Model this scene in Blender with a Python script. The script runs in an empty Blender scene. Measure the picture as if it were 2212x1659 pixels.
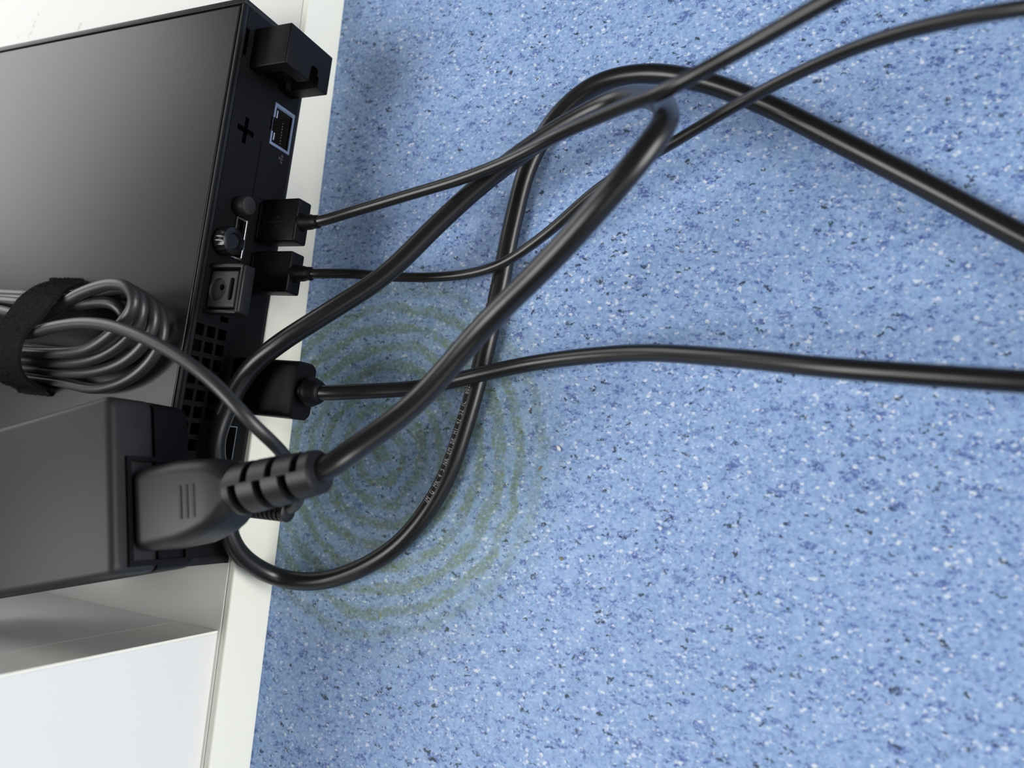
import bpy, bmesh, math, random
from mathutils import Vector, Matrix

# ---------------------------------------------------------------- camera, world, light, exposure
S = 0.001                       # all numbers below are millimetres; the floor is z = 0
ZS = 19.0                       # height of the cabinet base board's top above the floor
C = bpy.context.scene.collection
scene = bpy.context.scene
random.seed(7)

cam = bpy.data.cameras.new('camera')
camo = bpy.data.objects.new('camera', cam)
C.objects.link(camo)
scene.camera = camo
cam.sensor_fit = 'HORIZONTAL'
cam.sensor_width = 36.0
cam.lens = 1591.92 / 2212 * 36.0
cam.clip_start = 0.01
cam.clip_end = 50
ax = ((0.9063959, 0.1202048, -0.4049659), (-0.0653574, 0.9870208, 0.1466911), (0.4173427, -0.1064927, 0.9024879))
m = Matrix.Identity(4)
for i in range(3):
    for j in range(3):
        m[i][j] = ax[j][i]
m.translation = Vector((180.685 * S, 43.155 * S, (188.484 + ZS) * S))
camo.matrix_world = m
cam.dof.use_dof = True
cam.dof.focus_distance = 0.232
cam.dof.aperture_fstop = 8.5

world = bpy.data.worlds.new('room_light')
scene.world = world
world.use_nodes = True
bg = world.node_tree.nodes['Background']
bg.inputs[0].default_value = (0.96, 0.98, 1.0, 1)
bg.inputs[1].default_value = 0.03


def area(name, loc, target, size, power, color=(1, 1, 1), sy=None):
    l = bpy.data.lights.new(name, 'AREA')
    l.energy = power
    l.color = color
    l.size = size
    if sy:
        l.shape = 'RECTANGLE'
        l.size_y = sy
    o = bpy.data.objects.new(name, l)
    o.location = loc
    d = Vector(target) - Vector(loc)
    o.rotation_euler = d.to_track_quat('-Z', 'Y').to_euler()
    C.objects.link(o)
    return o


def polar(az, el, d, c=(0.06, 0.06, 0.02)):
    az, el = math.radians(az), math.radians(el)
    return (c[0] + d * math.cos(el) * math.cos(az), c[1] + d * math.cos(el) * math.sin(az), c[2] + d * math.sin(el))


T0 = (0.06, 0.06, 0.02)
area('window_light', polar(153, 22, 2.0), T0, 1.2, 16, (0.98, 0.99, 1.0))
area('ceiling_light', polar(212, 56, 2.0), T0, 1.1, 33, (1.0, 0.99, 0.97))
area('glass_door_light', polar(3, 8.5, 2.0), T0, 1.1, 46, (1.0, 0.985, 0.955))
area('added_fill_light', polar(-38, 30, 1.0), (0.16, 0.0, 0.0), 0.5, 0.9, (1.0, 0.985, 0.96))  # weak fill added to brighten the right of the floor, not an actual lamp

scene.view_settings.view_transform = 'Standard'
scene.view_settings.look = 'None'
scene.view_settings.gamma = 1.0
scene.view_settings.use_curve_mapping = False
scene.view_settings.exposure = 0.0


# ---------------------------------------------------------------- materials
def mat(name):
    mt = bpy.data.materials.new(name)
    mt.use_nodes = True
    return mt, mt.node_tree, mt.node_tree.nodes['Principled BSDF']


class G:
    """tiny node-graph helper"""
    def __init__(self, nt):
        self.nt = nt

    def n(self, t, **kw):
        nd = self.nt.nodes.new(t)
        for k, v in kw.items():
            setattr(nd, k, v)
        return nd

    def put(self, sock, v):
        if hasattr(v, 'is_output'):
            self.nt.links.new(v, sock)
        else:
            sock.default_value = v

    def math(self, op, a, b=0.0, clamp=False):
        nd = self.n('ShaderNodeMath', operation=op, use_clamp=clamp)
        self.put(nd.inputs[0], a)
        self.put(nd.inputs[1], b)
        return nd.outputs[0]

    def vec(self, op, a, b=(0, 0, 0)):
        nd = self.n('ShaderNodeVectorMath', operation=op)
        self.put(nd.inputs[0], a)
        if op == 'SCALE':
            self.put(nd.inputs['Scale'], b)
        else:
            self.put(nd.inputs[1], b)
        return nd.outputs[1] if op in ('LENGTH', 'DISTANCE', 'DOT_PRODUCT') else nd.outputs[0]

    def mix(self, f, a, b, mode='MIX'):
        nd = self.n('ShaderNodeMix', data_type='RGBA', blend_type=mode)
        self.put(nd.inputs[0], f)
        self.put(nd.inputs[6], a)
        self.put(nd.inputs[7], b)
        return nd.outputs[2]

    def noise(self, v, scale, detail=2.0, rough=0.5):
        nd = self.n('ShaderNodeTexNoise')
        self.put(nd.inputs['Vector'], v)
        nd.inputs['Scale'].default_value = scale
        nd.inputs['Detail'].default_value = detail
        nd.inputs['Roughness'].default_value = rough
        return nd

    def voro(self, v, scale, rnd=1.0, feature='F1'):
        nd = self.n('ShaderNodeTexVoronoi', feature=feature)
        self.put(nd.inputs['Vector'], v)
        nd.inputs['Scale'].default_value = scale
        nd.inputs['Randomness'].default_value = rnd
        return nd

    def ramp(self, v, a, b, smooth=True):
        nd = self.n('ShaderNodeMapRange', interpolation_type='SMOOTHSTEP' if smooth else 'LINEAR')
        self.put(nd.inputs[0], v)
        nd.inputs[1].default_value = a
        nd.inputs[2].default_value = b
        return nd.outputs[0]


def plain(name, col, rough, spec=0.5, metal=0.0, bump=0.0, scale=900, var=0.0, coat=0.0):
    mt, nt, b = mat(name)
    g = G(nt)
    tc = g.n('ShaderNodeTexCoord').outputs['Object']
    nz = g.noise(tc, scale, 3.0, 0.6)
    c4 = (*col, 1)
    if var:
        dark = tuple(x * (1 - var) for x in col) + (1,)
        big = g.noise(tc, scale * 0.06, 2.0)
        g.put(b.inputs['Base Color'], g.mix(g.ramp(big.outputs[0], 0.35, 0.65), c4, dark))
    else:
        b.inputs['Base Color'].default_value = c4
    b.inputs['Roughness'].default_value = rough
    b.inputs['Metallic'].default_value = metal
    b.inputs['Specular IOR Level'].default_value = spec
    b.inputs['Coat Weight'].default_value = coat
    if bump:
        bp = g.n('ShaderNodeBump')
        bp.inputs['Strength'].default_value = bump
        bp.inputs['Distance'].default_value = 0.0001
        nt.links.new(nz.outputs[0], bp.inputs['Height'])
        nt.links.new(bp.outputs[0], b.inputs['Normal'])
    return mt


M = {}
M['lid'] = plain('black_painted_steel', (0.014, 0.014, 0.015), 0.36, 0.43, bump=0.10, scale=3500)
M['case'] = plain('black_case_steel', (0.009, 0.009, 0.010), 0.42, 0.35, bump=0.08, scale=3500)
M['panel'] = plain('black_rear_panel', (0.003, 0.003, 0.004), 0.50, 0.18, bump=0.06, scale=3000)
M['cavity'] = plain('dark_inside', (0.004, 0.004, 0.005), 0.8, 0.1)
M['plastic'] = plain('black_plastic', (0.0045, 0.0045, 0.0055), 0.46, 0.17, bump=0.10, scale=3000)
M['adapter'] = plain('black_matte_plastic', (0.017, 0.017, 0.018), 0.50, 0.34, bump=0.15, scale=4000)
M['greyplate'] = plain('grey_plastic', (0.034, 0.035, 0.038), 0.5, 0.45)
M['knob'] = plain('black_knob', (0.008, 0.008, 0.009), 0.22, 0.5)
M['rubber'] = plain('black_cord_rubber', (0.010, 0.0095, 0.0095), 0.31, 0.50, bump=0.05, scale=1500)
M['thin_rubber'] = plain('black_thin_cord', (0.024, 0.0235, 0.023), 0.40, 0.65, bump=0.05, scale=1500)
M['moulded'] = plain('black_moulded_rubber', (0.0085, 0.0085, 0.009), 0.46, 0.40, bump=0.08, scale=1800)
M['metal'] = plain('bright_steel', (0.62, 0.63, 0.66), 0.28, 0.5, metal=1.0)
M['gold'] = plain('contact_metal', (0.60, 0.56, 0.48), 0.35, 0.5, metal=1.0)
M['white'] = plain('white_laminate', (0.785, 0.785, 0.77), 0.42, 0.40, bump=0.03, scale=600)
M['band'] = plain('cream_edge_band', (0.87, 0.87, 0.785), 0.45, 0.4, bump=0.03, scale=800)
M['band_face'] = M['band']
M['velcro'] = plain('black_velcro', (0.012, 0.012, 0.013), 0.95, 0.1, bump=0.9, scale=1600)
M['ink'] = plain('pale_print', (0.5, 0.5, 0.52), 0.6, 0.3)
M['greyink'] = plain('grey_print', (0.05, 0.05, 0.055), 0.6, 0.3)
M['faint'] = plain('embossed_mark', (0.008, 0.008, 0.009), 0.40, 0.5)
M['pencil'] = plain('pencil_mark', (0.18, 0.18, 0.18), 0.8, 0.2)
M['crumb'] = plain('white_crumb', (0.86, 0.85, 0.80), 0.7, 0.3)
M['brown'] = plain('brown_crumb', (0.23, 0.22, 0.15), 0.8, 0.2)


def floor_material():
    mt, nt, b = mat('blue_speckled_vinyl')
    g = G(nt)
    tc = g.n('ShaderNodeTexCoord').outputs['Object']
    p = g.vec('SCALE', tc, 1000.0)                       # millimetres on the floor
    wob = g.vec('SCALE', g.vec('SUBTRACT', g.noise(p, 0.9, 2.0).outputs[1], (0.5, 0.5, 0.5)), 1.5)
    wob2 = g.vec('SCALE', g.vec('SUBTRACT', g.noise(p, 0.35, 3.0, 0.7).outputs[1], (0.5, 0.5, 0.5)), 5.0)
    pw = g.vec('ADD', p, wob)
    pw2 = g.vec('ADD', p, wob2)
    # mottled ground
    n1 = g.noise(pw, 0.8, 4.0, 0.65).outputs[0]
    col = g.mix(g.ramp(n1, 0.30, 0.70), (0.175, 0.305, 0.580, 1), (0.350, 0.525, 0.840, 1))
    n2 = g.noise(p, 0.16, 3.0, 0.6).outputs[0]
    col = g.mix(g.math('MULTIPLY', g.ramp(n2, 0.38, 0.68), 0.40), col, (0.41, 0.57, 0.88, 1))

    def flecks(col, scale, rot, stretch, off, th, rad, soft, colour, amt, wobble=None, breakup=0.0):
        mp = g.n('ShaderNodeMapping')
        mp.inputs['Rotation'].default_value = (0, 0, math.radians(rot))
        mp.inputs['Scale'].default_value = (1.0, stretch, 1.0)
        mp.inputs['Location'].default_value = (off, off * 1.7, 0)
        g.put(mp.inputs['Vector'], wobble if wobble is not None else pw)
        v = g.voro(mp.outputs[0], scale)
        k = g.math('MULTIPLY', g.ramp(v.outputs['Distance'], rad, rad * soft), g.ramp(g.n_sep(v), th, th + 0.12))
        if breakup:
            k = g.math('MULTIPLY', k, g.ramp(g.noise(p, breakup, 2.0, 0.6).outputs[0], 0.40, 0.56))
        return g.mix(g.math('MULTIPLY', k, amt), col, colour)

    pale, white, blue, deep, black = (0.46, 0.60, 0.88, 1), (0.74, 0.82, 0.95, 1), (0.115, 0.185, 0.50, 1), (0.060, 0.105, 0.36, 1), (0.020, 0.034, 0.045, 1)
    col = flecks(col, 0.55, 20, 1.5, 3, 0.45, 0.42, 0.3, pale, 0.60)
    col = flecks(col, 0.45, -35, 1.6, 11, 0.30, 0.40, 0.55, blue, 0.78, breakup=1.3)
    col = flecks(col, 0.30, 50, 1.8, 23, 0.38, 0.36, 0.65, blue, 0.75, pw2, 1.2)
    col = flecks(col, 0.38, 75, 1.5, 37, 0.62, 0.27, 0.6, deep, 0.80)
    col = flecks(col, 0.22, -15, 2.9, 41, 0.38, 0.34, 0.7, deep, 0.85, pw2, 1.6)
    col = flecks(col, 0.13, 30, 1.6, 51, 0.52, 0.32, 0.7, deep, 0.70, pw2, 1.0)
    col = flecks(col, 0.62, 0, 1.2, 61, 0.52, 0.36, 0.25, white, 0.65)
    col = flecks(col, 0.40, 40, 1.3, 73, 0.34, 0.29, 0.35, white, 0.80)
    col = flecks(col, 0.24, -50, 1.4, 87, 0.40, 0.22, 0.45, white, 0.92)
    col = flecks(col, 0.16, 25, 2.6, 97, 0.54, 0.27, 0.65, black, 0.90, pw2, 0.9)
    col = flecks(col, 0.22, -60, 2.2, 113, 0.70, 0.23, 0.65, black, 0.90, pw2)
    col = flecks(col, 0.30, 80, 1.5, 131, 0.88, 0.20, 0.6, black, 0.85)
    # old yellow-green ring stain
    wob3 = g.vec('SCALE', g.vec('SUBTRACT', g.noise(p, 0.09, 3.0, 0.6).outputs[1], (0.5, 0.5, 0.5)), 8.0)
    d = g.vec('DISTANCE', g.vec('ADD', p, wob3), (40.0, 40.5, 0.0))
    wave = g.math('SINE', g.math('MULTIPLY', d, 2 * math.pi / 7.0))
    band = g.ramp(wave, -0.60, 0.70)
    inside = g.ramp(d, 70.0, 48.0)
    patch = g.ramp(g.noise(p, 0.13, 4.0, 0.65).outputs[0], 0.22, 0.55)
    fine = g.ramp(g.noise(p, 0.9, 3.0, 0.6).outputs[0], 0.25, 0.60)
    fac = g.math('MULTIPLY', g.math('MULTIPLY', band, patch), fine)
    fac = g.math('MULTIPLY', inside, g.math('ADD', 0.20, g.math('MULTIPLY', fac, 0.85)))
    col = g.mix(fac, col, g.mix(0.22, (0.165, 0.235, 0.125, 1), col))
    col = g.mix(g.math('MULTIPLY', inside, 0.45), col, g.mix(1.0, col, (0.86, 0.93, 0.80, 1), 'MULTIPLY'))
    spots = g.math('MULTIPLY', g.math('MULTIPLY', inside, band), g.ramp(g.noise(p, 0.45, 2.0).outputs[0], 0.62, 0.74))
    col = g.mix(g.math('MULTIPLY', spots, 0.55), col, (0.25, 0.28, 0.10, 1))
    g.put(b.inputs['Base Color'], col)
    b.inputs['Roughness'].default_value = 0.55
    b.inputs['Specular IOR Level'].default_value = 0.35
    bp = g.n('ShaderNodeBump')
    bp.inputs['Strength'].default_value = 0.15
    bp.inputs['Distance'].default_value = 0.0002
    nt.links.new(n1, bp.inputs['Height'])
    nt.links.new(bp.outputs[0], b.inputs['Normal'])
    return mt


def n_sep(self, v):
    s = self.n('ShaderNodeSeparateColor')
    self.nt.links.new(v.outputs['Color'], s.inputs[0])
    return s.outputs[0]


G.n_sep = n_sep
M['floor'] = floor_material()


# ---------------------------------------------------------------- mesh helpers (millimetres, z above the board top)
def W(p):
    return Vector((p[0] * S, p[1] * S, (p[2] + ZS) * S))


def thing(name, label, cat, loc, group=None, rotz=0.0):
    o = bpy.data.objects.new(name, None)
    o.empty_display_size = 0.01
    o.location = W(loc)
    o.rotation_euler = (0, 0, rotz)
    C.objects.link(o)
    o['label'] = label
    o['category'] = cat
    if group:
        o['group'] = group
    return o


def link(name, bm, m, parent=None, loc=(0, 0, 0), smooth=False, local=False, label=None, kind=None, angle=35):
    """bm holds vertices in mm, in the frame of the PC (or of the parent when local)"""
    root = parent
    while root is not None and root.parent is not None:
        root = root.parent
    if local or root is None:
        base = Vector((0, 0, 0))
    else:
        base = root.location
    for v in bm.verts:
        if local:
            v.co = v.co * S
        else:
            v.co = W(v.co) - base
    bmesh.ops.recalc_face_normals(bm, faces=bm.faces)
    me = bpy.data.meshes.new(name)
    bm.to_mesh(me)
    bm.free()
    if smooth:
        for p in me.polygons:
            p.use_smooth = True
        me.set_sharp_from_angle(angle=math.radians(angle))
    me.materials.append(m)
    o = bpy.data.objects.new(name, me)
    C.objects.link(o)
    if parent is not None:
        o.parent = parent
    if label:
        o['label'] = label
    if kind:
        o['kind'] = kind
    return o


def box(bm, x0, x1, y0, y1, z0, z1, bev=0.0, seg=2, mtx=None):
    r = bmesh.ops.create_cube(bm, size=1.0)
    vs = r['verts']
    for v in vs:
        v.co = Vector(((x0 + x1) / 2 + v.co.x * (x1 - x0), (y0 + y1) / 2 + v.co.y * (y1 - y0), (z0 + z1) / 2 + v.co.z * (z1 - z0)))
    es = list({e for v in vs for e in v.link_edges})
    if bev > 0:
        r2 = bmesh.ops.bevel(bm, geom=es, offset=bev, segments=seg, profile=0.5, affect='EDGES', clamp_overlap=True)
        vs = list({v for f in r2['faces'] for v in f.verts} | {v for v in vs if v.is_valid})
    if mtx is not None:
        for v in vs:
            v.co = mtx @ v.co
    return vs


def B(*a, **k):
    bm = bmesh.new()
    box(bm, *a, **k)
    return bm


def sweep(bm, sections, cap=True):
    """sections: list of rings (lists of Vectors), same count"""
    rings = [[bm.verts.new(p) for p in s] for s in sections]
    n = len(rings[0])
    for a, b in zip(rings, rings[1:]):
        for i in range(n):
            bm.faces.new((a[i], a[(i + 1) % n], b[(i + 1) % n], b[i]))
    if cap:
        bm.faces.new(rings[0][::-1])
        bm.faces.new(rings[-1])


def catmull(pts, step=1.5):
    P = [Vector(p) for p in pts]
    P = [P[0] * 2 - P[1]] + P + [P[-1] * 2 - P[-2]]
    out = []
    for i in range(1, len(P) - 2):
        p0, p1, p2, p3 = P[i - 1:i + 3]
        t0 = 0.0
        t1 = t0 + max((p1 - p0).length, 1e-4) ** 0.5
        t2 = t1 + max((p2 - p1).length, 1e-4) ** 0.5
        t3 = t2 + max((p3 - p2).length, 1e-4) ** 0.5
        n = max(2, int((p2 - p1).length / step))
        for k in range(n):
            t = t1 + (t2 - t1) * k / n
            a1 = p0 * ((t1 - t) / (t1 - t0)) + p1 * ((t - t0) / (t1 - t0))
            a2 = p1 * ((t2 - t) / (t2 - t1)) + p2 * ((t - t1) / (t2 - t1))
            a3 = p2 * ((t3 - t) / (t3 - t2)) + p3 * ((t - t2) / (t3 - t2))
            b1 = a1 * ((t2 - t) / (t2 - t0)) + a2 * ((t - t0) / (t2 - t0))
            b2 = a2 * ((t3 - t) / (t3 - t1)) + a3 * ((t - t1) / (t3 - t1))
            out.append(b1 * ((t2 - t) / (t2 - t1)) + b2 * ((t - t1) / (t2 - t1)))
    out.append(P[-2])
    # light smoothing keeps a cord's curvature even
    for _ in range(6):
        out = [out[0]] + [(out[i - 1] + out[i] * 2 + out[i + 1]) / 4 for i in range(1, len(out) - 1)] + [out[-1]]
    return out


def frames(path):
    T = []
    for i in range(len(path)):
        a = path[max(0, i - 1)]
        b = path[min(len(path) - 1, i + 1)]
        T.append((b - a).normalized())
    u = Vector((0, 0, 1))
    if abs(T[0].dot(u)) > 0.9:
        u = Vector((0, 1, 0))
    u = (u - T[0] * u.dot(T[0])).normalized()
    F = []
    for t in T:
        u = (u - t * u.dot(t)).normalized()
        F.append((t, u, t.cross(u)))
    return F


def tube(bm, path, r, n=16, cap=True):
    F = frames(path)
    rs = r if isinstance(r, (list, tuple)) else [r] * len(path)
    secs = []
    for p, (t, u, w), rr in zip(path, F, rs):
        secs.append([p + (u * math.cos(a) + w * math.sin(a)) * rr for a in [2 * math.pi * k / n for k in range(n)]])
    sweep(bm, secs, cap)


def cord(name, pts, r, m, parent, step=1.5, n=16, label=None):
    bm = bmesh.new()
    path = catmull(pts, step)
    tube(bm, path, r, n)
    return link(name, bm, m, parent, smooth=True, label=label), path


def lathe_x(bm, prof, cy, cz, n=24, cap=True):
    """prof: (x, radius) pairs, axis along x"""
    secs = [[Vector((x, cy + r * math.cos(a), cz + r * math.sin(a))) for a in [2 * math.pi * k / n for k in range(n)]] for x, r in prof]
    sweep(bm, secs, cap)


def plate(bm, x0, x1, y0, y1, z0, z1, holes):
    """upright plate (thin in x) with rectangular holes (ya, yb, za, zb), as a closed grid mesh"""
    ys = sorted({y0, y1, *[h[0] for h in holes], *[h[1] for h in holes]})
    zs = sorted({z0, z1, *[h[2] for h in holes], *[h[3] for h in holes]})
    ys = [y for y in ys if y0 <= y <= y1]
    zs = [z for z in zs if z0 <= z <= z1]
    ny, nz = len(ys) - 1, len(zs) - 1

    def solid(i, j):
        if i < 0 or j < 0 or i >= ny or j >= nz:
            return False
        cy, cz = (ys[i] + ys[i + 1]) / 2, (zs[j] + zs[j + 1]) / 2
        return not any(h[0] < cy < h[1] and h[2] < cz < h[3] for h in holes)
    vd = {}

    def v(x, i, j):
        k = (x, i, j)
        if k not in vd:
            vd[k] = bm.verts.new((x, ys[i], zs[j]))
        return vd[k]
    for i in range(ny):
        for j in range(nz):
            if not solid(i, j):
                continue
            bm.faces.new((v(x1, i, j), v(x1, i + 1, j), v(x1, i + 1, j + 1), v(x1, i, j + 1)))
            bm.faces.new((v(x0, i, j), v(x0, i, j + 1), v(x0, i + 1, j + 1), v(x0, i + 1, j)))
            if not solid(i - 1, j):
                bm.faces.new((v(x0, i, j), v(x1, i, j), v(x1, i, j + 1), v(x0, i, j + 1)))
            if not solid(i + 1, j):
                bm.faces.new((v(x0, i + 1, j), v(x0, i + 1, j + 1), v(x1, i + 1, j + 1), v(x1, i + 1, j)))
            if not solid(i, j - 1):
                bm.faces.new((v(x0, i, j), v(x0, i + 1, j), v(x1, i + 1, j), v(x1, i, j)))
            if not solid(i, j + 1):
                bm.faces.new((v(x0, i, j + 1), v(x1, i, j + 1), v(x1, i + 1, j + 1), v(x0, i + 1, j + 1)))


def ring_plate(bm, x0, x1, y0, y1, z0, z1, t):
    plate(bm, x0, x1, y0, y1, z0, z1, [(y0 + t, y1 - t, z0 + t, z1 - t)])


def roundrect(w, h, r, k=5):
    pts = []
    for cx, cy, a0 in ((w / 2 - r, h / 2 - r, 0), (-w / 2 + r, h / 2 - r, 90), (-w / 2 + r, -h / 2 + r, 180), (w / 2 - r, -h / 2 + r, 270)):
        for i in range(k):
            a = math.radians(a0 + 90 * i / (k - 1))
            pts.append((cx + r * math.cos(a), cy + r * math.sin(a)))
    return pts


def boolean_cut(obj, cutters):
    """carve each cutter out of obj in turn (cutters in mm, PC frame), without operators"""
    base = obj.parent.location
    root = obj.parent
    while root.parent is not None:
        root = root.parent
    base = root.location
    for cb in cutters:
        for v in cb.verts:
            v.co = W(v.co) - base
        bmesh.ops.recalc_face_normals(cb, faces=cb.faces)
        me = bpy.data.meshes.new('cutter')
        cb.to_mesh(me)
        cb.free()
        me.materials.append(obj.data.materials[0])
        c = bpy.data.objects.new('cutter', me)
        C.objects.link(c)
        c.parent = obj.parent
        md = obj.modifiers.new('cut', 'BOOLEAN')
        md.operation = 'DIFFERENCE'
        md.solver = 'EXACT'
        md.object = c
        bpy.context.view_layer.update()
        dg = bpy.context.evaluated_depsgraph_get()
        nm = bpy.data.meshes.new_from_object(obj.evaluated_get(dg))
        obj.modifiers.clear()
        old = obj.data
        nm.name = old.name
        obj.data = nm
        bpy.data.objects.remove(c)
        bpy.data.meshes.remove(me)
    nm.set_sharp_from_angle(angle=math.radians(35))


def Bz(x, y, r, z0, z1):
    bm = bmesh.new()
    zcyl(bm, x, y, r, z0, z1)
    return bm


# ---------------------------------------------------------------- floor
bm = bmesh.new()
box(bm, -1500, 1500, -1500, 1500, -ZS - 3.05, -ZS - 0.05)
fl = link('floor', bm, M['floor'])
fl['kind'] = 'structure'

# ---------------------------------------------------------------- white cabinet at the left
YAW = math.radians(2.14)
cab = thing('cabinet', 'white laminate cabinet with a low base board that carries the black computer', 'cabinet', (3.05, 0, -ZS), rotz=YAW)
Z0 = ZS                                                     # local z of the board top
link('base_board', B(-420, -2.8, -260, 330, 0, Z0, 0.25), M['white'], cab, local=True)
link('edge_band', B(-2.8, 0, -260, 330, 0, Z0 - 0.05, 0.7, 3), M['band'], cab, local=True, label='cream edge band along the front of the base board')
link('front_panel', B(-22, -3.8, -260, -22.4, Z0, Z0 + 80, 0.2), M['white'], cab, local=True)
link('edge_strip', B(-22, -3.8, -22.4, -21.5, Z0, Z0 + 80, 0.2), M['band'], cab, local=True, label='thin cream strip on the upright edge of the front panel')
link('side_panel', B(-420, -22, -37.5, -21.5, Z0, Z0 + 80, 0.0), M['white'], cab, local=True)
# pencil ticks and scuffs on the board beyond the computer
rot = Matrix.Rotation(-YAW, 4, 'Z')
bm = bmesh.new()
for x, y, l, a in ((-163.3, 211.6, 1.6, 80), (-163.0, 213.6, 1.2, 120), (-130.8, 206.0, 1.8, 75), (-130.2, 207.6, 1.0, 20), (-173.0, 207.7, 0.9, 140), (-164.5, 208.3, 1.5, 60),
                   (-161.5, 217.0, 1.2, 95), (-165.5, 206.4, 0.8, 50)):
    q = rot @ Vector((x - 3.05, y, 0))
    mt = Matrix.Translation((q.x, q.y, 0)) @ Matrix.Rotation(math.radians(a), 4, 'Z')
    box(bm, -l / 2, l / 2, -0.13, 0.13, Z0 + 0.005, Z0 + 0.05, mtx=mt)
link('pencil_marks', bm, M['pencil'], cab, local=True, label='faint pencil ticks on the white board', kind='stuff')

# ---------------------------------------------------------------- mini computer
pc = thing('mini_computer', 'flat black mini computer lying on the white board with its ports facing the floor', 'computer', (-91, 89, 0))
bm = bmesh.new()
box(bm, -182, 0, 0, 178, 0.3, 1.5)                         # bottom
box(bm, -182, 0, 176.2, 178, 1.5, 31, 0.25, 2)             # sides
box(bm, -182, 0, 0, 2.6, 1.5, 31, 0.25, 2)
box(bm, -182, -180.5, 2.6, 176.2, 1.5, 31)
box(bm, -180.5, -0.2, 2.6, 176.2, 28.6, 29.9)
link('case', bm, M['case'], pc, smooth=True)
lid = link('lid', B(-180.2, -1.5, 3.3, 175.4, 29.9, 31.2, 0.35, 3), M['lid'], pc, smooth=True, label='smooth matt lid of the computer')
link('rear_rim', B(-1.0, 0.2, 2.8, 176.0, 29.95, 31.0, 0.15, 2), M['panel'], pc, smooth=True)

holes = []
for r_, yc in enumerate((77.1, 72.1, 67.1, 62.1, 57.1, 52.1, 47.0, 42.0, 37.0)):
    for zc in (27.2, 22.7, 18.2):
        if yc > 76 and zc > 20:
            continue
        if yc < 46 and zc < 20:
            continue
        h = 0.9 if yc > 76 else 1.75
        holes.append((yc - h, yc + h, zc - 1.65, min(zc + 1.65, 28.55)))
vent_holes = list(holes)
holes += [(139.2, 152.2, 3.0, 11.3), (143.0, 147.6, 11.3, 12.6)]           # network socket and its latch notch
holes += [(133.6, 142.2, 21.6, 23.2), (137.0, 138.8, 18.8, 25.8)]           # cross-shaped opening
holes += [(160.4, 169.2, 27.2, 28.55)]                                       # slot under the lid edge
holes += [(96.6, 110.6, 15.6, 20.6)]                                        # display socket
holes += [(31.0, 44.6, 5.4, 11.2)]                                          # lower socket
holes += [(111.0, 115.0, 28.6, 30.0)]
bm = bmesh.new()
plate(bm, -1.4, 0, 2.6, 176.2, 1.5, 28.6, [h for h in holes if h[3] <= 28.6])
link('rear_panel', bm, M['panel'], pc)
link('cavity_backing', B(-13, -12.4, 2.6, 176.2, 1.5, 28.6), M['cavity'], pc)
bm = bmesh.new()
ring_plate(bm, 0, 0.7, 120.5, 176.0, 1.6, 15.2, 0.0) if False else box(bm, 0.0, 0.2, 119.2, 137.6, 1.6, 15.2)
link('raised_strip', bm, M['panel'], pc)

# network socket
eth = link('network_socket', B(-11.5, -11.0, 139.2, 152.2, 2.8, 11.4), M['cavity'], pc, label='network socket with a bright metal shield')
bm = bmesh.new()
plate(bm, -0.9, 0.25, 138.5, 152.9, 2.4, 12.0, [(139.4, 152.0, 3.3, 11.2), (143.0, 147.8, 11.2, 11.9)])
for q in ((147.9, 150.6), (140.2, 142.8)):                 # sprung shield tabs
    box(bm, -2.4, 0.45, q[0], q[1], 10.3, 10.8, 0.1)
box(bm, -9, -0.2, 151.7, 152.1, 3.2, 11.2)
box(bm, -9, -0.2, 139.3, 139.7, 3.2, 11.2)
box(bm, -9, -0.2, 139.7, 151.7, 3.0, 3.3)
link('shield', bm, M['metal'], eth)
for k in range(8):
    y = 141.7 + k * 1.02
    bm = bmesh.new()
    box(bm, -8.0, -2.0, y - 0.2, y + 0.2, 4.9, 5.2, mtx=None)
    link('contact_pin', bm, M['gold'], eth)
# little network symbol printed beside it
bm = bmesh.new()
for y, z in ((135.7, 6.5), (134.5, 5.3), (135.7, 5.3), (136.9, 5.3)):
    box(bm, 0.1, 0.25, y - 0.4, y + 0.4, z - 0.35, z + 0.35)
box(bm, 0.1, 0.24, 134.5, 136.9, 5.8, 5.95)
link('network_symbol', bm, M['greyink'], pc, label='small grey printed network symbol')

# display socket rim, lower socket
ds = link('display_socket', B(-9, -8.5, 96.6, 110.6, 15.6, 20.6), M['cavity'], pc, label='empty display socket with bright metal rim')
bm = bmesh.new()
ring_plate(bm, -3.0, 0.35, 96.9, 110.3, 15.9, 20.3, 0.55)
box(bm, 0.1, 1.5, 97.3, 109.9, 16.4, 17.2, 0.15)
link('shield', bm, M['metal'], ds)
link('tongue', B(-8.5, -0.6, 98.6, 108.6, 17.9, 18.7, 0.1), M['cavity'], ds)
ls = link('usb_socket', B(-12, -11.5, 31, 44.6, 5.4, 11.2), M['cavity'], pc, label='empty socket below the vents')
bm = bmesh.new()
ring_plate(bm, -3.0, 0.15, 31.3, 44.3, 5.7, 10.9, 0.4)
link('shield', bm, M['metal'], ls)
link('tongue', B(-11, -0.9, 32.5, 43.0, 8.9, 10.1, 0.1), M['plastic'], ls)

# thumbscrew
bm = bmesh.new()
n = 36
secs = []
for x, r in ((0.0, 3.4), (0.6, 3.4), (0.7, 4.1), (1.1, 4.5), (4.4, 4.5), (5.0, 4.2), (5.3, 3.4), (5.4, 2.6), (4.6, 2.2)):
    ring = []
    for k in range(n * 2):
        a = math.pi * k / n
        rr = r * (1.0 if (k % 4 < 2 or r < 4.3) else 0.95)
        ring.append(Vector((x, 100.6 + rr * math.cos(a), 24.3 + rr * math.sin(a))))
    secs.append(ring)
sweep(bm, secs)
link('thumbscrew', bm, M['knob'], pc, smooth=True, label='round knurled thumbscrew')
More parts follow.
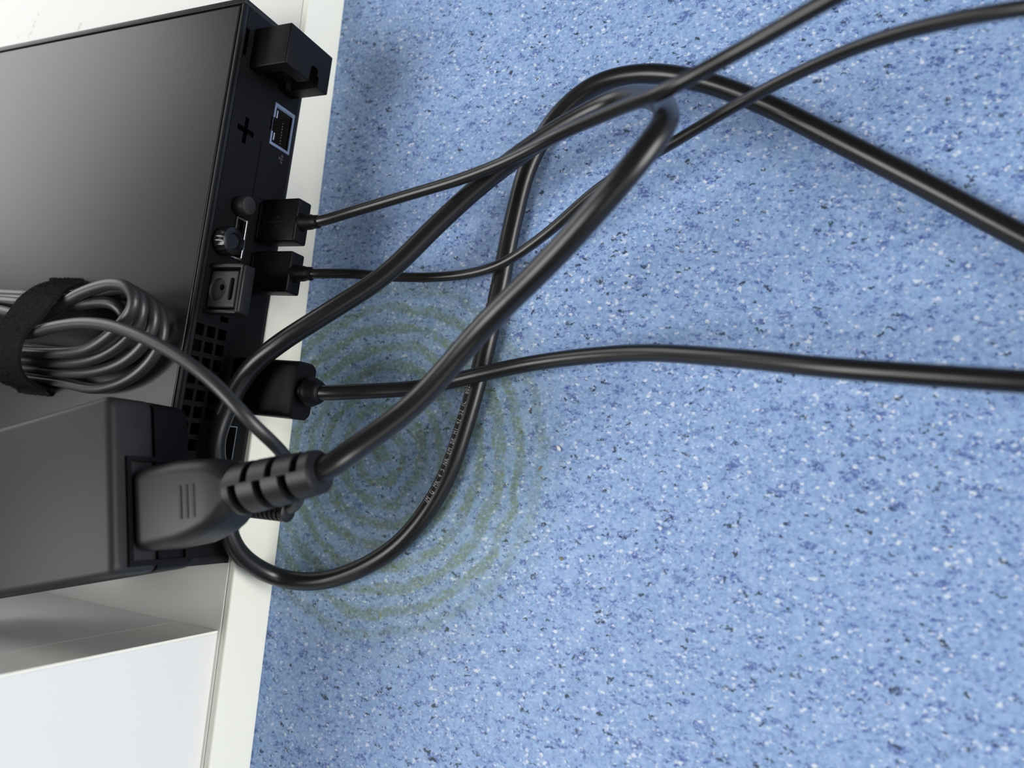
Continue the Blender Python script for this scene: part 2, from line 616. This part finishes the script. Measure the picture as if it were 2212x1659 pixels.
# rounded lug above the first usb plug
bm = bmesh.new()
lathe_x(bm, [(0.0, 2.2), (0.25, 2.9), (0.8, 3.15), (4.1, 3.15), (4.6, 2.8), (4.8, 2.2)], 113.6, 20.2, 28)
link('lug', bm, M['adapter'], pc, smooth=True, label='short dark grey cylindrical lug')

# little latch tray sticking out below the lid edge
lt = link('latch', B(0.0, 13.4, 77.2, 78.4, 23.6, 27.4, 0.45, 3), M['case'], pc, smooth=True, label='raised rectangular latch with a grey plate')
bm = bmesh.new()
box(bm, 0.0, 13.4, 91.3, 92.7, 23.6, 27.5, 0.5, 3)
box(bm, 12.5, 14.3, 77.4, 92.6, 22.6, 27.5, 0.75, 3)
box(bm, 0.0, 13.4, 77.6, 92.4, 23.0, 24.0, 0.2)
link('rim', bm, M['case'], lt, smooth=True)
bm = bmesh.new()
box(bm, 0.3, 11.8, 79.2, 90.6, 24.0, 26.7, 0.6, 3)
pl = link('latch_plate', bm, M['greyplate'], lt, smooth=True, label='grey plate with a round dimple and a slot')


def zcyl(bm, x, y, r, z0, z1, n=28, sx=1.0):
    secs = [[Vector((x + r * sx * math.cos(a), y + r * math.sin(a), z)) for a in [2 * math.pi * k / n for k in range(n)]] for z in (z0, z1)]
    sweep(bm, secs)


boolean_cut(pl, [Bz(4.0, 84.7, 3.5, 25.7, 28), Bz(4.7, 85.6, 0.95, 24.4, 28), B(8.6, 10.5, 81.4, 88.4, 24.6, 29, 0.85, 3)])

# ---------------------------------------------------------------- dongle plugged in at the top
dg_ = thing('dongle', 'chunky black dongle with a notched side at the far end of the computer\'s rear', 'dongle', (8, 164, 5))
bm = bmesh.new()
box(bm, 0.05, 15.0, 157.6, 171.0, 4.6, 25.2, 0.45, 3)
db = link('body', bm, M['plastic'], dg_, smooth=True)
boolean_cut(db, [B(3.5, 22, 150, 161.0, 9.8, 14.2), B(9.0, 22, 158.0, 163.4, 10.6, 14.0, 1.0, 4), B(-3, 10.5, 150, 159.4, 12.0, 21.0)])



# ---------------------------------------------------------------- usb cables
def usb_cable(label, xe, y0, y1, pts, rc):
    t = thing('usb_cable', label, 'cable', (8, (y0 + y1) / 2, 5), 'usb cables plugged into the computer')
    bm = bmesh.new()
    box(bm, 1.2, xe, y0, y1, 5.7, 12.0, 0.7, 3)
    pg = link('plug', bm, M['plastic'], t, smooth=True)
    link('shell', B(0.05, 1.2, y0 + 1.3, y1 - 1.3, 6.6, 11.1, 0.1), M['metal'], t)
    bm = bmesh.new()
    yc = (y0 + y1) / 2
    lathe_x(bm, [(xe, 3.0), (xe + 0.8, 2.6), (xe + 3.6, 2.45), (xe + 4.0, 2.2), (xe + 6.2, 2.15), (xe + 6.6, 1.8)], yc, 8.9)
    link('strain_relief', bm, M['plastic'], t, smooth=True)
    co, _ = cord('cord', [(xe + 1, yc, 8.9), (xe + 6, yc, 8.9)] + pts, rc, M['rubber'], t)
    return t, pg


usb1, p1 = usb_cable('thin black usb cable from the plug nearest the dongle, rising over the big loop', 16.8, 104.7, 119.0,
                     [(34.2, 115.5, 7.0), (53.5, 120.5, 6.0), (72.8, 124.5, 7.0), (88.3, 128.3, 9.0), (103.9, 131.7, 14.0), (124.9, 130.1, 28.0), (141.1, 127.6, 40.0), (155.8, 132.0, 44.0), (172.2, 135.6, 51.0), (190.7, 140.4, 57.0), (235.0, 156.0, 60.0), (320.0, 190.0, 42.0), (410.0, 220.0, 2.0), (470.0, 235.0, -14.5), (560.0, 250.0, -16.8)], 1.75)
usb2, p2 = usb_cable('thin black usb cable from the second plug, passing under the big mains loop', 17.2, 88.1, 101.5,
                     [(33.8, 96.6, 3.0), (44.2, 98.1, -6.0), (58.4, 99.6, -11.0), (71.7, 101.2, -11.0), (81.7, 103.9, -9.5), (95.9, 111.5, -6.0), (112.6, 124.2, -3.0),
                      (133.3, 134.7, 0.0), (150.1, 141.9, 4.0), (167.0, 143.9, 14.0), (181.3, 141.7, 26.0), (193.4, 139.0, 34.0), (204.7, 136.0, 40.0), (222.0, 132.4, 45.0), (280.0, 121.0, 46.0), (360.0, 112.0, 22.0), (430.0, 112.0, -12.0), (480.0, 115.0, -16.2), (560.0, 120.0, -16.9)], 1.6)
# faint embossed usb trident on the first plug
bm = bmesh.new()
tx, ty = 7.4, 111.2
box(bm, tx - 3.4, tx + 3.2, ty - 0.17, ty + 0.17, 12.0, 12.05)
zcyl(bm, tx - 3.6, ty, 0.7, 12.0, 12.05, 16)
zcyl(bm, tx + 1.6, ty + 1.5, 0.45, 12.0, 12.05, 12)
box(bm, tx + 1.4, tx + 2.2, ty - 1.9, ty - 1.1, 12.0, 12.05)
for sgn, x0, x1 in ((1, -1.6, 1.3), (-1, -0.6, 1.4)):
    mt = Matrix.Translation((tx + (x0 + x1) / 2, ty + sgn * 0.8, 0)) @ Matrix.Rotation(sgn * math.radians(30), 4, 'Z')
    box(bm, (x0 - x1) / 2, (x1 - x0) / 2, -0.13, 0.13, 12.0, 12.05, mtx=mt)
link('usb_symbol', bm, M['faint'], usb1, label='faint embossed usb symbol')

# ---------------------------------------------------------------- display cable
dc = thing('display_cable', 'medium black display cable running nearly level across the middle of the floor', 'cable', (14, 57.6, 5))
bm = bmesh.new()
sec = roundrect(18.0, 9.6, 2.2, 6)
xs = ((0.1, 0.96), (1.0, 1.0), (19.0, 1.0), (21.5, 1.0), (25.4, 1.0), (26.2, 0.93))
sweep(bm, [[Vector((x, 57.6 + a * s, 7.2 + b * s)) for a, b in sec] for x, s in xs])
link('plug', bm, M['plastic'], dc, smooth=True)
bm = bmesh.new()
lathe_x(bm, [(26.1, 3.6), (27.5, 3.6), (28.2, 4.5), (28.8, 4.7), (29.6, 4.7), (30.2, 4.4), (31.6, 3.9), (32.6, 3.3), (33.0, 2.6)], 57.6, 7.2)
link('strain_relief', bm, M['plastic'], dc, smooth=True)
cord('cord', [(27, 57.6, 7.2), (33, 57.6, 6.8), (45.6, 59.7, 2.0), (55.9, 62.1, -5.0), (66.4, 65.3, -9.0), (77.0, 68.5, -9.6), (94.3, 73.2, -10.5), (114.0, 75.9, -7.0),
              (131.1, 76.6, -2.0), (156.4, 74.3, 9.0), (176.9, 71.9, 17.0), (194.2, 70.8, 21.0), (210.2, 70.0, 24.0), (229.0, 69.5, 26.0), (290.0, 68.0, 20.0), (370.0, 62.0, -4.0), (450.0, 52.0, -14.6), (560.0, 35.0, -16.2)], 2.4, M['rubber'], dc)

# ---------------------------------------------------------------- power adapter on the lid
AYAW = math.radians(16.35)
ADX, ADY = 12.1, 26.2
ad = thing('power_adapter', 'black brick power adapter lying askew on the computer lid', 'power adapter', (ADX - 50, ADY - 14, 31.2), rotz=AYAW)
amt = Matrix.Translation((ADX, ADY, 0)) @ Matrix.Rotation(AYAW, 4, 'Z')


def A_loc(bm):
    """mm points given along the adapter's own axis (x forward from its end face, z above the board) -> adapter frame"""
    base = Vector((ADX - 50, ADY - 14, 31.2))
    inv = Matrix.Rotation(-AYAW, 4, 'Z')
    for v in bm.verts:
        v.co = inv @ (amt @ v.co - base)
    return bm


bm = bmesh.new()
secs = []
for x, ins in ((-82, 2.2), (-81, 0.7), (-79, 0.0), (-2.2, 0.0), (-0.9, 0.45), (-0.25, 1.2), (0.0, 2.2)):
    secs.append([Vector((x, a, 50.4 + b)) for a, b in roundrect(46.4 - 2 * ins, 14.0 - 2 * ins * 0.9, 2.0, 6)])
sweep(bm, secs)
link('upper_shell', A_loc(bm), M['adapter'], ad, local=True, smooth=True)
bm = bmesh.new()
secs = []
for z, ins in ((31.3, 1.2), (32.0, 0.5), (34, 0.25), (43.6, 0.0)):
    secs.append([Vector((-41 + a, b, z)) for a, b in roundrect(82 - 2 * ins, 46.4 - 2 * ins, 3.0, 6)])
sweep(bm, secs)
link('lower_shell', A_loc(bm), M['plastic'], ad, local=True, smooth=True)
bm = bmesh.new()
ring_plate(bm, 0.0, 0.9, -21.5, 7.0, 34.2, 53.2, 1.3)
link('inlet', A_loc(bm), M['plastic'], ad, local=True)

# ---------------------------------------------------------------- mains cord
mc = thing('mains_cord', 'thick black mains cord with moulded plug, looping high over the floor', 'cable', (30, 25, 40))
# the plug: sections across the adapter axis (s along the axis, offset in y, width, height, corner radius)
PZ = 44.0
secs = []
for s, yo, w, h, r in ((1.3, -7.2, 19.6, 14.4, 2.5), (2.0, -7.2, 21.2, 16.0, 3.2), (4.0, -7.2, 21.8, 16.6, 3.6), (15.0, -7.2, 21.4, 16.2, 3.8), (19.5, -7.0, 20.0, 15.6, 3.8),
                       (23.0, -6.8, 18.6, 15.0, 3.8), (26.0, -6.5, 17.0, 14.0, 4.0), (28.2, -6.3, 14.6, 12.8, 4.5), (29.6, -6.2, 13.2, 12.2, 5.2)):
    secs.append([amt @ Vector((s, yo + a, PZ + b)) for a, b in roundrect(w, h, r, 7)])
bm = bmesh.new()
sweep(bm, secs)
cn = link('connector', bm, M['moulded'], mc, smooth=True, label='moulded appliance plug', angle=50)
for s in (17.6, 19.6, 21.6):
    bm = bmesh.new()
    box(bm, s - 0.35, s + 0.35, -12.0, -3.6, PZ + 7.2, PZ + 8.25 - (s - 17.6) * 0.09, 0.15, 2, mtx=amt)
    link('grip_rib', bm, M['moulded'], cn)
bm = bmesh.new()
prof = ((29.4, 6.5), (30.4, 6.5), (32.0, 6.6), (44.0, 6.15), (53.4, 5.5), (54.4, 5.4), (54.9, 4.9))
secs = [[amt @ Vector((s, -6.4 + (s - 29) * 0.01 + r * math.cos(a), PZ + r * math.sin(a))) for a in [2 * math.pi * k / 32 for k in range(32)]] for s, r in prof]
sweep(bm, secs)
sr = link('strain_relief', bm, M['moulded'], mc, smooth=True)
cuts = []
for q in (31.4, 38.9, 46.3):                                # slots on the near side
    cuts.append(B(q, q + 2.6, -14.5, -6.0, PZ - 4.8, PZ + 12, mtx=amt))
for q in (35.2, 42.6, 49.8):                                # staggered slots on the far side
    cuts.append(B(q, q + 2.2, -5.8, 2.5, PZ - 4.8, PZ + 12, mtx=amt))
boolean_cut(sr, cuts)
e = Vector((math.cos(AYAW), math.sin(AYAW), 0))


def on_axis(s, yo, z):
    q = amt @ Vector((s, yo, z))
    return (q.x, q.y, q.z)


A_pts = [on_axis(48, -6.2, PZ), on_axis(55.5, -6.0, PZ), (70.5, 41.0, 39.5), (82.0, 54.6, 32.0), (99.0, 76.0, 31.0), (118.0, 91.1, 38.0), (133.6, 107.2, 42.0), (139.5, 118.9, 38.5), (137.4, 128.5, 29.0), (129.6, 139.2, 16.0), (116.3, 146.1, 4.0), (94.8, 139.0, 0.0), (76.8, 126.5, 0.0), (64.4, 112.7, 3.0), (50.6, 94.6, 8.0), (35.3, 80.6, 14.0),
         (22.0, 70.2, 17.0), (12.1, 61.8, 17.0), (7.2, 49.6, 18.5), (5.2, 37.9, 19.0), (5.0, 25.0, 13.0), (6.4, 9.6, 8.0), (7.6, 3.3, 2.5), (12.5, -3.3, -9.5),
         (26.9, -2.5, -15.2), (51.8, 11.8, -15.8), (65.8, 32.0, -15.9), (72.2, 56.0, -15.9), (77.5, 94.8, -15.9), (79.6, 119.1, -15.9), (83.0, 138.9, -15.9),
         (91.4, 154.6, -15.9), (102.7, 163.1, -15.9), (117.3, 164.8, -15.9), (132.9, 161.2, -15.9), (151.9, 152.4, -15.9), (172.0, 139.9, -15.9), (194.6, 125.5, -15.9),
         (216.0, 111.3, -15.9), (241.5, 95.3, -15.9), (330.0, 44.0, -15.9), (430.0, 5.0, -15.9), (560.0, -20.0, -15.9)]
_, pathA = cord('cord', A_pts, 3.0, M['rubber'], mc, n=20)


# pale print along the cord, wrapped round its surface
def text_mesh(body, size):
    cu = bpy.data.curves.new('print', 'FONT')
    cu.body = body
    cu.size = size
    cu.space_character = 1.15
    cu.resolution_u = 2
    o = bpy.data.objects.new('print', cu)
    C.objects.link(o)
    bpy.context.view_layer.update()
    dg = bpy.context.evaluated_depsgraph_get()
    me = bpy.data.meshes.new_from_object(o.evaluated_get(dg))
    bpy.data.objects.remove(o)
    bpy.data.curves.remove(cu)
    return me


def wrap_text(body, start, end, a0, a1, size, height_off):
    """lay the text along pathA between the path points nearest start and end; a0/a1: degrees round the cord from its top"""
    low = [i for i, p in enumerate(pathA) if p.z < -12]
    i0 = min(low, key=lambda i: (pathA[i] - Vector(start)).length)
    i1 = min(low, key=lambda i: (pathA[i] - Vector(end)).length)
    seg = pathA[i0:i1 + 1]
    cum = [0.0]
    for a, b in zip(seg, seg[1:]):
        cum.append(cum[-1] + (b - a).length)
    me = text_mesh(body, size)
    wid = max(v.co.x for v in me.vertices)
    sc = cum[-1] / wid
    bm = bmesh.new()
    bm.from_mesh(me)
    bpy.data.meshes.remove(me)
    bmesh.ops.triangulate(bm, faces=bm.faces)
    for _ in range(3):
        bmesh.ops.subdivide_edges(bm, edges=[e_ for e_ in bm.edges if e_.calc_length() > 0.45], cuts=1)
        bmesh.ops.triangulate(bm, faces=bm.faces)
    for v in bm.verts:
        d = v.co.x * sc
        k = 0
        while k < len(cum) - 2 and cum[k + 1] < d:
            k += 1
        f = (d - cum[k]) / max(cum[k + 1] - cum[k], 1e-6)
        p = seg[k].lerp(seg[k + 1], f)
        t = (seg[k + 1] - seg[k]).normalized()
        up = (Vector((0, 0, 1)) - t * t.z).normalized()
        lf = up.cross(t)
        ang = math.radians(a0 + (a1 - a0) * d / cum[-1]) + (v.co.y - height_off) / 3.0
        v.co = p + (up * math.cos(ang) + lf * math.sin(ang)) * 3.05
    return bm


link('printed_text', wrap_text('IM  G  MK  4  5  NK  EM  BR  H1  42  52  IC    6023', (64.6, 27.2, -16), (75.0, 66.0, -16), 14, 26, 2.9, 1.0), M['ink'], mc, label='small pale lettering printed along the cord')
link('printed_text', wrap_text('5302   0000', (77.0, 84.0, -16), (78.6, 106.0, -16), 50, 62, 2.6, 0.9), M['ink'], mc, label='small pale lettering printed along the cord')

# ---------------------------------------------------------------- coiled low-voltage cable of the adapter
ec = thing('coiled_cable', 'thin black cable coiled into a strapped bundle on the lid, one end reaching the ports', 'cable', (-30, 65, 33))


def L(pts, back_z):
    """a loop's visible half plus the return bend hidden further along the lid"""
    return pts


loops = [
    [(-125, 70, 34.5), (-118, 79.5, 35.5), (-90, 79.5, 36.2), (-52, 79.0, 36.2), (-18.3, 79.5, 36.6), (-8.3, 76.9, 36.3), (-4.3, 69.8, 36.0), (-6.1, 63.2, 35.5), (-14.7, 55.5, 35.0), (-30.4, 50.6, 34.3), (-48.3, 51.6, 33.8), (-65.2, 52.0, 33.6), (-95, 53.5, 34.5)],
    [(-116, 58, 36.0), (-121, 69, 37.2), (-113, 78, 38.4), (-80, 77.0, 39.6), (-48, 76.8, 40.2), (-32.3, 77.6, 40.3), (-13.0, 79.6, 40.3), (-6.1, 76.9, 40.0), (-4.4, 72.1, 39.5), (-6.9, 65.7, 39.0), (-15.1, 59.3, 38.6), (-27.5, 55.6, 38.3), (-40.7, 54.6, 37.8), (-60.7, 55.0, 37.4), (-95, 57, 38.3)],
    [(-112, 62, 39.5), (-117, 70, 40.8), (-108, 76.5, 42.0), (-80, 75.6, 43.2), (-46.0, 75.0, 43.6), (-27.5, 78.0, 43.9), (-12.6, 80.2, 43.9), (-6.7, 78.0, 43.5), (-5.5, 73.3, 43.0), (-8.8, 67.4, 42.5), (-15.8, 62.3, 42.1), (-25.4, 58.6, 41.9), (-38.8, 57.2, 41.3), (-57.0, 57.2, 41.0), (-92, 59, 41.8)],
    [(-108, 64, 43.0), (-113, 70.5, 44.3), (-104, 75.0, 45.6), (-75, 72.5, 46.8), (-44, 70.6, 46.2), (-29.1, 77.0, 47.3), (-13.2, 80.5, 47.7), (-6.3, 79.2, 47.5), (-3.6, 75.2, 47.2), (-7.5, 70.0, 46.7), (-14.3, 65.0, 46.2), (-21.9, 61.3, 45.8), (-36.2, 59.6, 45.2), (-51.1, 59.2, 44.9), (-88, 60, 45.6)],
    [(-104, 64, 46.8), (-108, 68.5, 47.6), (-100, 71.5, 48.5), (-78.9, 67.5, 49.4), (-44.7, 63.9, 50.4), (-31.1, 66.2, 51.6), (-17.3, 67.8, 52.0), (-5.7, 67.4, 52.0), (6.0, 65.1, 52.0), (20.3, 60.7, 51.6), (33.1, 55.1, 51.2), (40.5, 50.3, 50.0), (43.9, 46.7, 48.0),
     (46.6, 42.6, 43.0), (47.0, 38.6, 36.0), (46.6, 33.2, 29.3), (45.6, 28.0, 25.0), (43.0, 24.2, 22.8), (39.8, 22.6, 22.0), (36, 22.2, 22.0)],
]
allp = [p for lp in loops for p in lp]
cord('cord', allp, 1.75, M['thin_rubber'], ec, n=14)
# short inner loop seen through the opening
cord('inner_loop', [(-80, 69.5, 36), (-55, 71.0, 41), (-43.5, 72.9, 44.0), (-32.2, 74.5, 44.6), (-22.2, 75.6, 44.8), (-14.8, 75.3, 44.6), (-12.0, 72.6, 43.6), (-14.5, 68.0, 40), (-24, 63, 37.5), (-45, 61, 36.5), (-75, 62, 35)], 1.7, M['thin_rubber'], ec, n=14)
bm = bmesh.new()
prof = [(0.1, 4.6), (20, 4.6), (22, 4.8), (24.0, 4.8), (25.0, 3.6)]
x = 25.0
r = 3.6
for k in range(8):
    prof += [(x + 0.1, r), (x + 1.0, r - 0.03), (x + 1.1, r - 0.7), (x + 1.6, r - 0.72)]
    x += 1.65
    r -= 0.08
prof += [(x, r), (x + 1.6, r), (x + 2.0, r - 0.8)]
lathe_x(bm, prof, 22.2, 22.0, 24)
link('round_plug', bm, M['moulded'], ec, smooth=True, label='round power plug with ribbed strain relief')

# ---------------------------------------------------------------- velcro strap round the coil
vs = thing('cable_tie', 'fuzzy black hook-and-loop strap wrapped round the coiled cable', 'cable tie', (-52, 66, 31.4))
prof = [(-51.5, 86.2, 31.9), (-44.3, 84.3, 36.0), (-36.1, 79.4, 46.2), (-33.4, 74.6, 51.4), (-34.7, 68.4, 53.5), (-38.5, 63.2, 54.8), (-40.4, 56.6, 54.0), (-47.3, 51.2, 47.0), (-52.9, 48.9, 39.0), (-55.5, 47.8, 33.0), (-56.0, 46.6, 31.9)]
path = catmull(prof, 0.7)
bm = bmesh.new()
rows = []
NW = 20
for i, p in enumerate(path):
    a = path[max(i - 1, 0)]
    b = path[min(i + 1, len(path) - 1)]
    t = (b - a).normalized()
    nrm = Vector((1, 0, 0)).cross(t)
    nrm.normalize()
    if nrm.z < 0:
        nrm = -nrm
    if abs(nrm.z) < 0.2 and nrm.y * (p.y - 66) < 0:
        nrm = -nrm
    row = []
    for k in range(NW + 1):
        q = p + Vector((-16.5 * k / NW, 0, 0)) + nrm * (random.uniform(-0.2, 0.25) if 0 < k < NW else 0.0)
        if k in (0, NW):
            q += Vector((random.uniform(-0.08, 0.08), 0, 0))
        q.z = max(q.z, 31.5)
        row.append((q, q - nrm * 1.1))
    rows.append(row)
top = [[bm.verts.new(a) for a, _ in r_] for r_ in rows]
bot = [[bm.verts.new(Vector((b.x, b.y, max(b.z, 31.3)))) for _, b in r_] for r_ in rows]
for i in range(len(rows) - 1):
    for k in range(NW):
        bm.faces.new((top[i][k], top[i][k + 1], top[i + 1][k + 1], top[i + 1][k]))
        bm.faces.new((bot[i][k], bot[i + 1][k], bot[i + 1][k + 1], bot[i][k + 1]))
    bm.faces.new((top[i][0], top[i + 1][0], bot[i + 1][0], bot[i][0]))
    bm.faces.new((top[i][NW], bot[i][NW], bot[i + 1][NW], top[i + 1][NW]))
for i in (0, len(rows) - 1):
    for k in range(NW):
        bm.faces.new((top[i][k], bot[i][k], bot[i][k + 1], top[i][k + 1]))
strap = link('strap', bm, M['velcro'], vs, smooth=True, angle=60)
bm = bmesh.new()                                            # loop pile standing out of the strap
for _ in range(5200):
    i = random.randrange(len(rows))
    p, b = rows[i][random.randrange(NW + 1)]
    nrm = (p - b).normalized()
    d = (nrm + Vector((random.uniform(-1, 1), random.uniform(-1, 1), random.uniform(-1, 1))) * 0.9).normalized()
    l = random.uniform(0.3, 0.95)
    s = d.cross(Vector((random.random(), random.random(), random.random()))).normalized() * 0.05
    p = p + Vector((random.uniform(-0.5, 0.5), 0, 0))
    q = p + d * l
    if q.z < 31.4:
        continue
    bm.faces.new([bm.verts.new(p - s), bm.verts.new(p + s), bm.verts.new(q)])
link('pile', bm, M['velcro'], vs, kind='stuff')


# ---------------------------------------------------------------- crumbs on the floor
def crumb(label, x, y, l, w, h, a, m):
    bm = bmesh.new()
    bmesh.ops.create_icosphere(bm, subdivisions=2, radius=0.5)
    mt = Matrix.Rotation(math.radians(a), 4, 'Z')
    for v in bm.verts:
        q = Vector((v.co.x * l, v.co.y * w * (1 + 0.4 * v.co.x), v.co.z * h)) * random.uniform(0.9, 1.08)
        q = mt @ q
        v.co = Vector((q.x, q.y, max(q.z, -h * 0.42)))
    base = Vector((x, y, -ZS + h * 0.43))
    for v in bm.verts:
        v.co = v.co * S
    me = bpy.data.meshes.new('crumb')
    bm.to_mesh(me)
    bm.free()
    for p in me.polygons:
        p.use_smooth = True
    me.materials.append(m)
    o = bpy.data.objects.new('crumb', me)
    o.location = W(base)
    C.objects.link(o)
    o['label'] = label
    o['category'] = 'crumb'
    return o


crumb('bright white oblong crumb on the blue floor right of the stain', 102.6, 49.4, 2.1, 0.9, 0.7, -50, M['crumb'])
crumb('flat brown crumb on the blue floor beside the white crumb', 97.3, 42.6, 2.2, 0.7, 0.2, 55, M['brown'])
crumb('tiny brown crumb on the bare blue floor below the white one', 107.3, 17.5, 1.4, 1.0, 0.2, -20, M['brown'])
